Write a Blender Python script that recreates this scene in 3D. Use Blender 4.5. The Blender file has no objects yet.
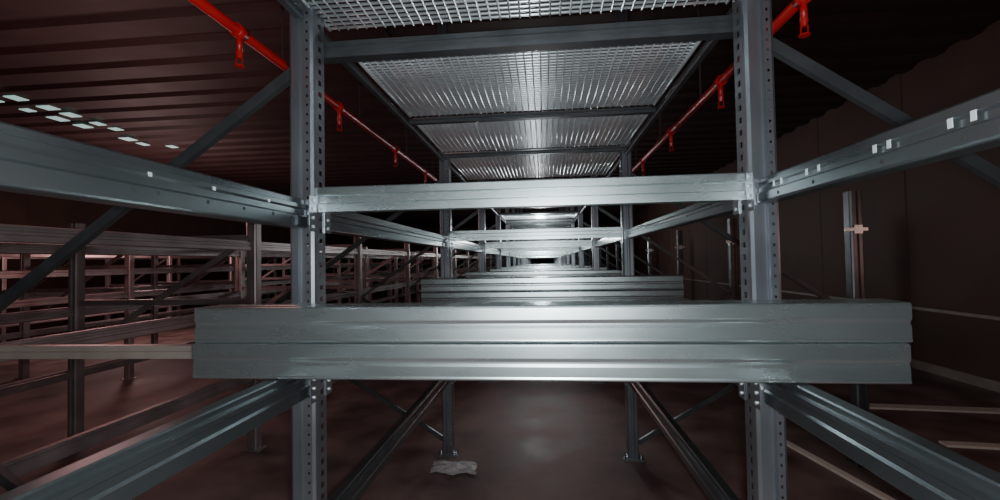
import bpy, math, random, bmesh
from mathutils import Vector, Matrix
random.seed(7)
H = 1.6            # camera height above the floor
PI = math.pi

# ------------------------------------------------------------------ materials
def new_mat(name):
    m = bpy.data.materials.new(name); m.use_nodes = True
    nt = m.node_tree; b = nt.nodes['Principled BSDF']
    return m, nt, b

def metal(name, c1, c2, metallic=.8, r1=.3, r2=.5, scale=6, bump=.1, stretch=(1,1,1)):
    m, nt, b = new_mat(name)
    tc = nt.nodes.new('ShaderNodeTexCoord')
    mp = nt.nodes.new('ShaderNodeMapping'); mp.inputs['Scale'].default_value = stretch
    n = nt.nodes.new('ShaderNodeTexNoise'); n.inputs['Scale'].default_value = scale
    n.inputs['Detail'].default_value = 4
    cr = nt.nodes.new('ShaderNodeValToRGB')
    cr.color_ramp.elements[0].position = .3; cr.color_ramp.elements[1].position = .7
    cr.color_ramp.elements[0].color = (*c1, 1); cr.color_ramp.elements[1].color = (*c2, 1)
    mr = nt.nodes.new('ShaderNodeMapRange'); mr.inputs['To Min'].default_value = r1; mr.inputs['To Max'].default_value = r2
    L = nt.links.new
    L(tc.outputs['Object'], mp.inputs['Vector']); L(mp.outputs['Vector'], n.inputs['Vector'])
    L(n.outputs['Fac'], cr.inputs['Fac']); L(cr.outputs['Color'], b.inputs['Base Color'])
    L(n.outputs['Fac'], mr.inputs['Value']); L(mr.outputs['Result'], b.inputs['Roughness'])
    if bump > 0:
        bp = nt.nodes.new('ShaderNodeBump'); bp.inputs['Strength'].default_value = bump; bp.inputs['Distance'].default_value = .004
        L(n.outputs['Fac'], bp.inputs['Height']); L(bp.outputs['Normal'], b.inputs['Normal'])
    b.inputs['Metallic'].default_value = metallic
    return m

M_galv  = metal('galvanised_steel', (.27,.285,.32), (.36,.375,.41), .86, .25, .36, 5, 0)
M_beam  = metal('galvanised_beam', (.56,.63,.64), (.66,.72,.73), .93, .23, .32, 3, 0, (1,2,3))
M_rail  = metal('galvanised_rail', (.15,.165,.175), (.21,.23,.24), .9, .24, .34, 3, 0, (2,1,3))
M_wire  = metal('zinc_wire', (.82,.88,.92), (.94,.98,1), .8, .28, .40, 20, 0)
M_clip  = metal('bright_zinc', (.6,.65,.68), (.75,.78,.78), .5, .3, .4, 20, 0)
M_old   = metal('dull_rack_steel', (.24,.18,.18), (.37,.29,.285), .55, .34, .5, 5, .1)
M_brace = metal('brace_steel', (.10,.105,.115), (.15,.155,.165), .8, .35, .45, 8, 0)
M_red   = metal('red_pipe_paint', (.50,.010,.012), (.60,.016,.018), 0, .3, .4, 5, .02)
M_roof  = metal('roof_sheet', (.045,.022,.022), (.063,.031,.031), .1, .55, .75, 2, .03)
M_wall  = metal('wall_cladding', (.075,.036,.028), (.105,.052,.040), 0, .6, .8, 1.5, .05)
M_floor = metal('concrete_floor', (.085,.050,.046), (.25,.165,.152), 0, .4, .8, 2.2, .3)
M_wood  = metal('tan_steel', (.30,.24,.21), (.42,.34,.30), .4, .4, .5, 6, .05)
M_board = metal('pale_board', (.65,.56,.48), (.8,.7,.62), 0, .6, .8, 10, .1, (8,1,1))
M_plast = metal('plastic_film', (.38,.35,.36), (.5,.46,.47), 0, .3, .5, 12, .4)
M_dark  = metal('dark_hole', (.01,.01,.01), (.02,.02,.02), 0, .7, .9, 5, 0)
def emis(name, col, s):
    m, nt, b = new_mat(name)
    b.inputs['Base Color'].default_value = (*col, 1)
    b.inputs['Emission Color'].default_value = (*col, 1)
    b.inputs['Emission Strength'].default_value = s
    return m
M_sky = emis('rooflight_sheet', (.50,.78,.74), .6)

# ------------------------------------------------------------------ builder
class B:
    def __init__(s): s.v=[]; s.f=[]
    def quad(s, a,b,c,d):
        i=len(s.v); s.v += [tuple(a),tuple(b),tuple(c),tuple(d)]; s.f.append((i,i+1,i+2,i+3))
    def box(s, x0,x1,y0,y1,z0,z1):
        i=len(s.v)
        s.v += [(x0,y0,z0),(x1,y0,z0),(x1,y1,z0),(x0,y1,z0),(x0,y0,z1),(x1,y0,z1),(x1,y1,z1),(x0,y1,z1)]
        for q in ((0,3,2,1),(4,5,6,7),(0,1,5,4),(1,2,6,5),(2,3,7,6),(3,0,4,7)): s.f.append(tuple(i+k for k in q))
    def prism(s, prof, p0, p1, U, V, caps=True):
        """extrude closed 2-D profile (u,v) from p0 to p1"""
        p0=Vector(p0); p1=Vector(p1); U=Vector(U); V=Vector(V); n=len(prof); i=len(s.v)
        for p in (p0,p1):
            for (u,w) in prof: s.v.append(tuple(p+U*u+V*w))
        for k in range(n):
            k2=(k+1)%n; s.f.append((i+k,i+k2,i+n+k2,i+n+k))
        if caps:
            s.f.append(tuple(i+k for k in reversed(range(n)))); s.f.append(tuple(i+n+k for k in range(n)))
    def bar(s, p0, p1, w, t, up=(0,1,0)):
        p0=Vector(p0); p1=Vector(p1); d=(p1-p0).normalized(); U=Vector(up); V=d.cross(U).normalized()
        prof=[(-t/2,-w/2),(t/2,-w/2),(t/2,-w/2+.004),(-t/2+.004,-w/2+.004),(-t/2+.004,w/2-.004),(t/2,w/2-.004),(t/2,w/2),(-t/2,w/2)]
        s.prism(prof,p0,p1,U,V)
    def cyl(s, p0, p1, r0, r1=None, n=12):
        r1=r0 if r1 is None else r1
        p0=Vector(p0); p1=Vector(p1); d=(p1-p0).normalized()
        a=Vector((0,0,1)) if abs(d.z)<.9 else Vector((1,0,0))
        U=d.cross(a).normalized(); V=d.cross(U); i=len(s.v)
        for p,r in ((p0,r0),(p1,r1)):
            for k in range(n):
                t=2*PI*k/n; s.v.append(tuple(p+U*math.cos(t)*r+V*math.sin(t)*r))
        for k in range(n):
            k2=(k+1)%n; s.f.append((i+k,i+k2,i+n+k2,i+n+k))
        s.f.append(tuple(i+k for k in reversed(range(n)))); s.f.append(tuple(i+n+k for k in range(n)))
    def obj(s, name, mat, parent=None, solid=0, bevel=0, fixn=True, smooth=False):
        me=bpy.data.meshes.new(name); me.from_pydata(s.v,[],s.f); me.validate(); me.update()
        if fixn:
            bm=bmesh.new(); bm.from_mesh(me); bmesh.ops.recalc_face_normals(bm,faces=bm.faces)
            if smooth:
                for f in bm.faces: f.smooth = len(f.verts)==4
            bm.to_mesh(me); bm.free()
        o=bpy.data.objects.new(name,me); bpy.context.collection.objects.link(o); me.materials.append(mat)
        if solid:
            m=o.modifiers.new('solid','SOLIDIFY'); m.thickness=solid; m.offset=0
        if bevel:
            m=o.modifiers.new('bev','BEVEL'); m.width=bevel; m.segments=2; m.limit_method='ANGLE'
        if parent: o.parent=parent
        return o
def empty(name):
    e=bpy.data.objects.new(name,None); bpy.context.collection.objects.link(e); e.empty_display_size=.3; return e

# ------------------------------------------------------------------ rack parts
UP=[((-.030,.045),(-.045,.040),0),((-.045,.040),(-.045,-.022),1),((-.045,-.022),(-.043,-.033),0),((-.043,-.033),(-.034,-.040),0),
    ((-.034,-.040),(-.012,-.040),0),((-.012,-.040),(-.007,-.028),0),((-.007,-.028),(.007,-.028),0),
    ((.007,-.028),(.012,-.040),0),((.012,-.040),(.034,-.040),2),((.034,-.040),(.043,-.033),0),((.043,-.033),(.045,-.022),0),
    ((.045,-.022),(.045,.040),1),((.045,.040),(.030,.045),0)]
def upright(b, X, Y, top, holes=True, pitch=.04):
    for (a,c,h) in UP:
        a=Vector((X+a[0],Y+a[1])); c=Vector((X+c[0],Y+c[1]))
        P=lambda t,z:(a.x+(c.x-a.x)*t,a.y+(c.y-a.y)*t,z)
        if h and holes:
            l,r=(.33,.67) if h==1 else (.36,.64); duty=.55 if h==1 else .72; pt=pitch if h==1 else .032
            b.quad(P(0,.01),P(l,.01),P(l,top),P(0,top)); b.quad(P(r,.01),P(1,.01),P(1,top),P(r,top))
            z=.01
            while z<top:
                b.quad(P(l,z),P(r,z),P(r,min(z+pt*duty,top)),P(l,min(z+pt*duty,top))); z+=pt
        else:
            b.quad(P(0,.01),P(1,.01),P(1,top),P(0,top))
    b.box(X-.08,X+.08,Y-.06,Y+.06,0,.012)            # base plate
    for sx in (-.065,.065): b.cyl((X+sx,Y,.012),(X+sx,Y,.035),.009)
def ybeam(b, X, side, y0, y1, zc, h=.10, w=.05):
    """step beam running down the aisle; side=+1 shows its inner face towards +X"""
    hh=h/2
    prof=[(-w/2,-hh),(w/2-.006,-hh),(w/2-.002,-hh+.002),(w/2,-hh+.006),(w/2,-hh*.24),(w/2-.006,-hh*.12),(w/2-.006,hh*.2),(w/2,hh*.32),
          (w/2,hh*.56),(w/2-.012,hh*.64),(w/2-.012,hh-.004),(w/2-.016,hh),(-w/2,hh)]
    b.prism(prof,(X,y0,zc),(X,y1,zc),(side,0,0),(0,0,1))
def endplate(b, X, side, y, zc, d):
    x=X+side*.046
    b.box(min(x,x+side*.003),max(x,x+side*.003),min(y,y+d*.045),max(y,y+d*.045),zc-.062,zc+.058)
def xbeam(b, x0, x1, Y, z0, z1, t=.045):
    h=z1-z0
    prof=[(0,0),(t,0),(t,h),(.003,h),(0,h-.003),(0,h*.70),(.006,h*.64),(.006,h*.36),(0,h*.30)]
    b.prism(prof,(x0,Y-t/2,z0),(x1,Y-t/2,z0),(0,1,0),(0,0,1))

FR=[1.5+2.25*i for i in range(-1,13)]
XL,XR=-.82,.685
TOP=H+2.1
# ------------------------------------------------------------------ central rack
rack=empty('pallet_rack')
b=B()
for Y in FR:
    for X in (XL,XR): upright(b,X,Y,TOP,holes=Y<9)
b.obj('uprights',M_galv,rack,fixn=False)
b=B(); pl=B(); bolts=B(); dk=B()
for i in range(len(FR)-1):
    y0,y1=FR[i]+.045,FR[i+1]-.045
    for X,s,zu,hu in ((XL,1,.175,.10),(XR,-1,.205,.078)):
        for zc,h in ((zu,hu),(-.397,.10),(-.95,.10)):
            ybeam(b,X,s,y0,y1,H+zc,h)
            if FR[i]<8:
                for yy,d in ((FR[i]+.03,1),(FR[i+1]-.03,-1)):
                    endplate(pl,X,s,yy,H+zc,d)
                    x=X+s*.049
                    for dz in (-.045,-.015,.015,.045):
                        bolts.cyl((x,yy+d*.022,H+zc+dz),(x+s*.004,yy+d*.022,H+zc+dz),.0055,n=8)
        ybeam(dk,X,s,y0,y1,H+.865,.03,.03)
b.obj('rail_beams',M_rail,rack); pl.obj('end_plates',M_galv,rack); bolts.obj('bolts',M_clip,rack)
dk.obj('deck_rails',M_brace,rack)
b=B()
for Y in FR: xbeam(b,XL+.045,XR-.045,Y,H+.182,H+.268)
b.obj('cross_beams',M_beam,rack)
b=B()
for i in range(len(FR)-1):
    Y=FR[i]
    if i<2: xbeam(b,XL+.02,XR-.02,Y+.08,H+.755,H+.815,.05)
    xbeam(b,XL+.02,XR-.02,Y+1.18,H+.852,H+.882,.035)
    xbeam(b,XL+.02,XR-.02,Y+2.08,H+.852,H+.882,.035)
b.obj('deck_support_bars',M_brace,rack)
b=B()
for y in (.75,.79,.92,.957,1.14,1.19,1.31,1.35):
    x=XR-.025
    b.box(x-.0015,x,y-.0045,y+.0045,H+.203,H+.219)
for y in (.84,1.02,1.24):
    x=XL+.025
    b.box(x,x+.0015,y-.004,y+.004,H+.186,H+.195)
b.obj('beam_clips',M_clip,rack)
b=B()
for y in (.80,.86,1.0,1.13,1.26,1.36):
    b.cyl((XL+.0248,y,H+.155),(XL+.0256,y,H+.155),.005,n=10)
for y in (.77,.94,1.165,1.33):
    b.cyl((XR-.0248,y,H+.182),(XR-.0256,y,H+.182),.005,n=10)
b.obj('beam_slots',M_dark,rack)
b=B()
for Y in FR:
    for xa,xb in ((XL-.045,XL-1.73+.045),(XR+.045,XR+1.725-.045)):
        yb=Y+.01
        b.bar((xa,yb,H+.69),(xb,yb,H-.45),.036,.025)
        b.bar((xa,yb,.12),(xb,yb,H-.47),.036,.025)
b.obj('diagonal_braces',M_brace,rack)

# ------------------------------------------------------------------ neighbouring racks
def side_rack(xs, levels, mat, beam_mat, top, nfr=13):
    e=empty('pallet_rack')
    b=B()
    for Y in FR[:nfr]:
        for X in xs: upright(b,X,Y,top,holes=False)
    b.obj('uprights',mat,e,fixn=False)
    b=B()
    for i in range(nfr-1):
        for X in xs:
            for zc in levels: ybeam(b,X,1,FR[i]+.045,FR[i+1]-.045,H+zc,.085)
    b.obj('rail_beams',beam_mat,e)
    if len(xs)>1:
        b=B()
        for Y in FR[:nfr]:
            for zc in levels[1:]:
                xbeam(b,min(xs)+.045,max(xs)-.045,Y,H+zc+.05,H+zc+.10)
            b.bar((xs[0]-.05,Y+.01,H+.25),(xs[1]+.05,Y+.01,H-.75),.045,.025)
        b.obj('cross_beams',beam_mat,e)
    return e
side_rack((-2.55,-4.28),(-.95,-.385,.178),M_old,M_old,H+.42)
side_rack((-6.0,-7.7),(-.95,-.385,-.05,.28),M_old,M_old,H+.5)
side_rack((-9.4,-11.1),(-.95,-.5,-.1,.28),M_old,M_old,H+.5)
right=side_rack((2.41,),(-1.45,),M_brace,M_brace,H+.50)
b=B()
for Y in FR[1:6]:
    b.box(2.41-.10,2.41+.07,Y-.052,Y-.046,H+.19,H+.215); b.box(2.41-.03,2.41+.03,Y-.056,Y-.052,H+.17,H+.235)
b.obj('row_spacer_brackets',M_clip,right)

# ------------------------------------------------------------------ wire mesh decks
def deck(y0,y1):
    b=B(); z=H+.889
    x0,x1=XL+.03,XR-.03
    n=int((x1-x0)/.036)
    for k in range(n+1):
        x=x0+(x1-x0)*k/n; b.cyl((x,y0,z),(x,y1,z),.0036,n=8)
    m=max(2,int((y1-y0)/.028))
    for k in range(m+1):
        y=y0+(y1-y0)*k/m; b.cyl((x0,y,z+.009),(x1,y,z+.009),.0055,n=10)
    for x in (x0,x1): b.cyl((x,y0,z+.004),(x,y1,z+.004),.008,n=8)
    b.obj('wire_mesh_deck',M_wire,smooth=True)
for a,c in ((-.4,.5),(.55,1.62),(1.84,2.65),(2.72,3.54),(3.62,4.80),(8.4,10.4),(10.6,12.6)): deck(a,c)

# ------------------------------------------------------------------ loose beam stacks across the rails
def stack(Y, x0, x1, n=2):
    b=B(); h=.108
    for row in range(n):
        for col in range(2):
            dx=random.uniform(-.010,.010)+ (col*.015)
            z0=H-.345+row*(h+.0025)
            y=Y+col*.064
            t=.055
            prof=[(.006,0),(t,0),(t,h),(.008,h),(.002,h-.002),(0,h-.008),(0,h*.60),(.005,h*.52),(.005,h*.46),(.002,h*.38),(.002,.012),(.0,.006),(.002,.002)]
            b.prism(prof,(x0+dx,y,z0),(x1+dx,y,z0),(0,1,0),(0,0,1))
    b.obj('steel_beam_stack',M_beam,bevel=.0015)
stack(1.30,-1.083,.97)
for i in range(2,10): stack(FR[i]-.2,-.98+random.uniform(-.03,.03),1.07+random.uniform(-.03,.03),n=2)

b=B()
b.prism([(0,0),(.04,0),(.04,.05),(0,.05),(0,.03),(.005,.025)],(-2.62,1.56,H-.347),(-.98,1.60,H-.347),(0,1,0),(0,0,1))
b.obj('loose_steel_beam',M_wood,bevel=.002)

# ------------------------------------------------------------------ sprinkler pipes
def pipe(X, ys, y0, y1):
    e=empty('sprinkler_pipe'); z=H+1.1
    b=B(); b.cyl((X,y0,z),(X,y1,z),.024,n=16)
    for y in ys:
        b.cyl((X,y-.03,z),(X,y+.03,z),.032,n=16)
        b.cyl((X,y,z),(X,y,z-.10),.014,n=12)
    b.obj('pipe',M_red,e,smooth=True)
    b=B()
    for y in ys:
        b.cyl((X,y,z-.10),(X,y,z-.125),.017,.011,n=10)
        b.box(X-.016,X-.012,y-.003,y+.003,z-.16,z-.12); b.box(X+.012,X+.016,y-.003,y+.003,z-.16,z-.12)
        b.cyl((X,y,z-.165),(X,y,z-.16),.022,n=12)
    b.obj('sprinkler_heads',M_red,e)
    b=B()
    for y in ys: b.box(X-.006,X+.006,y+.35,y+.356,z,H+2.6)
    b.obj('hangers',M_roof,e)
pipe(-1.40,(.9,1.96,3.0,4.2,5.3),-.6,5.8)
pipe(1.12,(.9,2.0,2.9,4.0,5.1),-.6,5.8)

# ------------------------------------------------------------------ room shell
YA,YB,XA,XB,ZR=-3,33,-14,5.2,H+2.6
b=B(); b.box(XA,XB,YA,YB,-.1,0); b.obj('floor',M_floor)
b=B(); p=.50; y=YA; dz=.045
while y<YB:
    pts=[(y,ZR+dz),(y+.20,ZR+dz),(y+.27,ZR),(y+.43,ZR),(y+.50,ZR+dz)]
    for (ya,za),(yb,zb) in zip(pts,pts[1:]): b.quad((XA,ya,za),(XB,ya,za),(XB,yb,zb),(XA,yb,zb))
    y+=p
b.obj('ceiling',M_roof,solid=.004,fixn=False)
b=B()
for x in (-11.5,-1.7,2.0): b.box(x-.03,x+.03,YA,YB,ZR-.05,ZR-.002)
b.obj('trim_1',M_roof)
def clad(name, fixed, a0, a1, axis):
    b=B(); a=a0
    while a<a1:
        e=min(a+2.0,a1); d=.012
        if axis=='y': pts=[(fixed,a),(fixed,e-.05),(fixed+d,e-.04),(fixed+d,e-.02),(fixed,e)]
        else: pts=[(a,fixed),(e-.05,fixed),(e-.04,fixed+d),(e-.02,fixed+d),(e,fixed)]
        for q,r in zip(pts,pts[1:]): b.quad((q[0],q[1],0),(r[0],r[1],0),(r[0],r[1],ZR+.1),(q[0],q[1],ZR+.1))
        a+=2.0
    b.obj(name,M_wall,fixn=False)
clad('wall_right',XB,YA,YB,'y'); clad('wall_left',XA,YA,YB,'y'); clad('wall_back',YB,XA,XB,'x'); clad('wall_front',YA,XA,XB,'x')
b=B(); b.box(XB-.03,XB-.001,YA,YB,H-.77,H-.73); b.box(XB-.03,XB-.001,YA,YB,0,.12); b.obj('baseboard_right',M_wood)

b=B()
for r,x in enumerate((-7.85,-8.25)):
    for k in range(11):
        if random.random()<.12: continue
        y=4.6+k*.42+r*.1+random.uniform(-.05,.05)
        b.box(x-.09,x+.09+random.uniform(-.05,.05),y,y+random.uniform(.14,.24),ZR-.02,ZR-.008)
b.obj('skylight',M_sky)

# ------------------------------------------------------------------ things on the floor
def board(p0,p1,w=.09,t=.02,z=0):
    b=B(); p0=Vector((*p0,z)); p1=Vector((*p1,z)); d=(p1-p0).normalized(); U=Vector((0,0,1)).cross(d)
    b.prism([(-w/2,0),(w/2,0),(w/2,t),(-w/2,t)],p0,p1,U,(0,0,1)); b.obj('timber_board',M_board,bevel=.003)
board((2.84,3.0),(2.64,5.6),.10); board((2.26,2.9),(2.0,4.3),.06); board((3.3,5.15),(4.9,5.0),.14); board((3.3,4.15),(4.3,4.05),.1)
bm=bmesh.new(); N=10
g=[[bm.verts.new((-.88+.34*i/N+random.uniform(-.012,.012)-.02*j/N, 3.38+.2*j/N+random.uniform(-.01,.01)+.02*math.sin(i), .012+random.uniform(0,.05)*math.sin(PI*i/N)*math.sin(PI*j/N))) for j in range(N+1)] for i in range(N+1)]
for i in range(N):
    for j in range(N): bm.faces.new((g[i][j],g[i+1][j],g[i+1][j+1],g[i][j+1]))
me=bpy.data.meshes.new('plastic_film'); bm.to_mesh(me); bm.free(); me.materials.append(M_plast)
o=bpy.data.objects.new('plastic_film_scrap',me); bpy.context.collection.objects.link(o)

# ------------------------------------------------------------------ lights
def light(name,kind,loc,power,col,size=.1,rot=None):
    l=bpy.data.lights.new(name,kind); l.energy=power; l.color=col
    l.shadow_soft_size=size
    o=bpy.data.objects.new(name,l); o.location=loc
    bpy.context.collection.objects.link(o); return o
light('camera_flash','POINT',(.03,-.02,H+.0),130,(.89,.98,1.0),.03)
light('fill_light_left','POINT',(-5.1,4.6,H+.7),40,(1,.53,.50),.3)  # added pink fill for the left racks, no fitting modelled
light('fill_light_far_left','POINT',(-8.5,9,H+.6),125,(1,.65,.62),.4)  # added reddish-white fill on the far-left racks
light('fill_light_right','POINT',(3.4,2.6,H+.1),10,(1,.50,.40),.3)  # fill added to brighten the boards on the right
light('fill_light_low','POINT',(0,5.0,.9),5,(1,.60,.56),.3)  # added to lift the central floor, not a lamp of the building
light('fill_light_roof','POINT',(-2.5,3.5,H+1.9),6,(1,.42,.38),.3)  # weak red ambience added under the roof
light('fill_light_aisle','POINT',(-.05,9.3,H+.5),90,(.9,1,1),.15)  # added; stands in for flash glare on the steel further down
light('fill_light_far','POINT',(-.05,18,H+.4),220,(.9,1,1),.2)  # added source down the tunnel to brighten the distant steel

w=bpy.data.worlds.new('World'); bpy.context.scene.world=w; w.use_nodes=True
w.node_tree.nodes['Background'].inputs[0].default_value=(.05,.02,.02,1); w.node_tree.nodes['Background'].inputs[1].default_value=.5

# ------------------------------------------------------------------ camera
a=math.radians(5.5); p_=math.radians(1.5); r_=.0175
F=Vector((-math.sin(a)*math.cos(p_),math.cos(a)*math.cos(p_),math.sin(p_)))
R=Vector((math.cos(a),math.sin(a),0)); U=R.cross(F)
R2=(R-U*r_).normalized(); U2=(U+R*r_).normalized()
cd=bpy.data.cameras.new('camera'); cd.sensor_width=36; cd.lens=16.2; cd.clip_start=.02
cam=bpy.data.objects.new('camera',cd); bpy.context.collection.objects.link(cam)
M=Matrix((R2,U2,-F)).transposed().to_4x4(); M.translation=Vector((0,0,H)); cam.matrix_world=M
bpy.context.scene.camera=cam
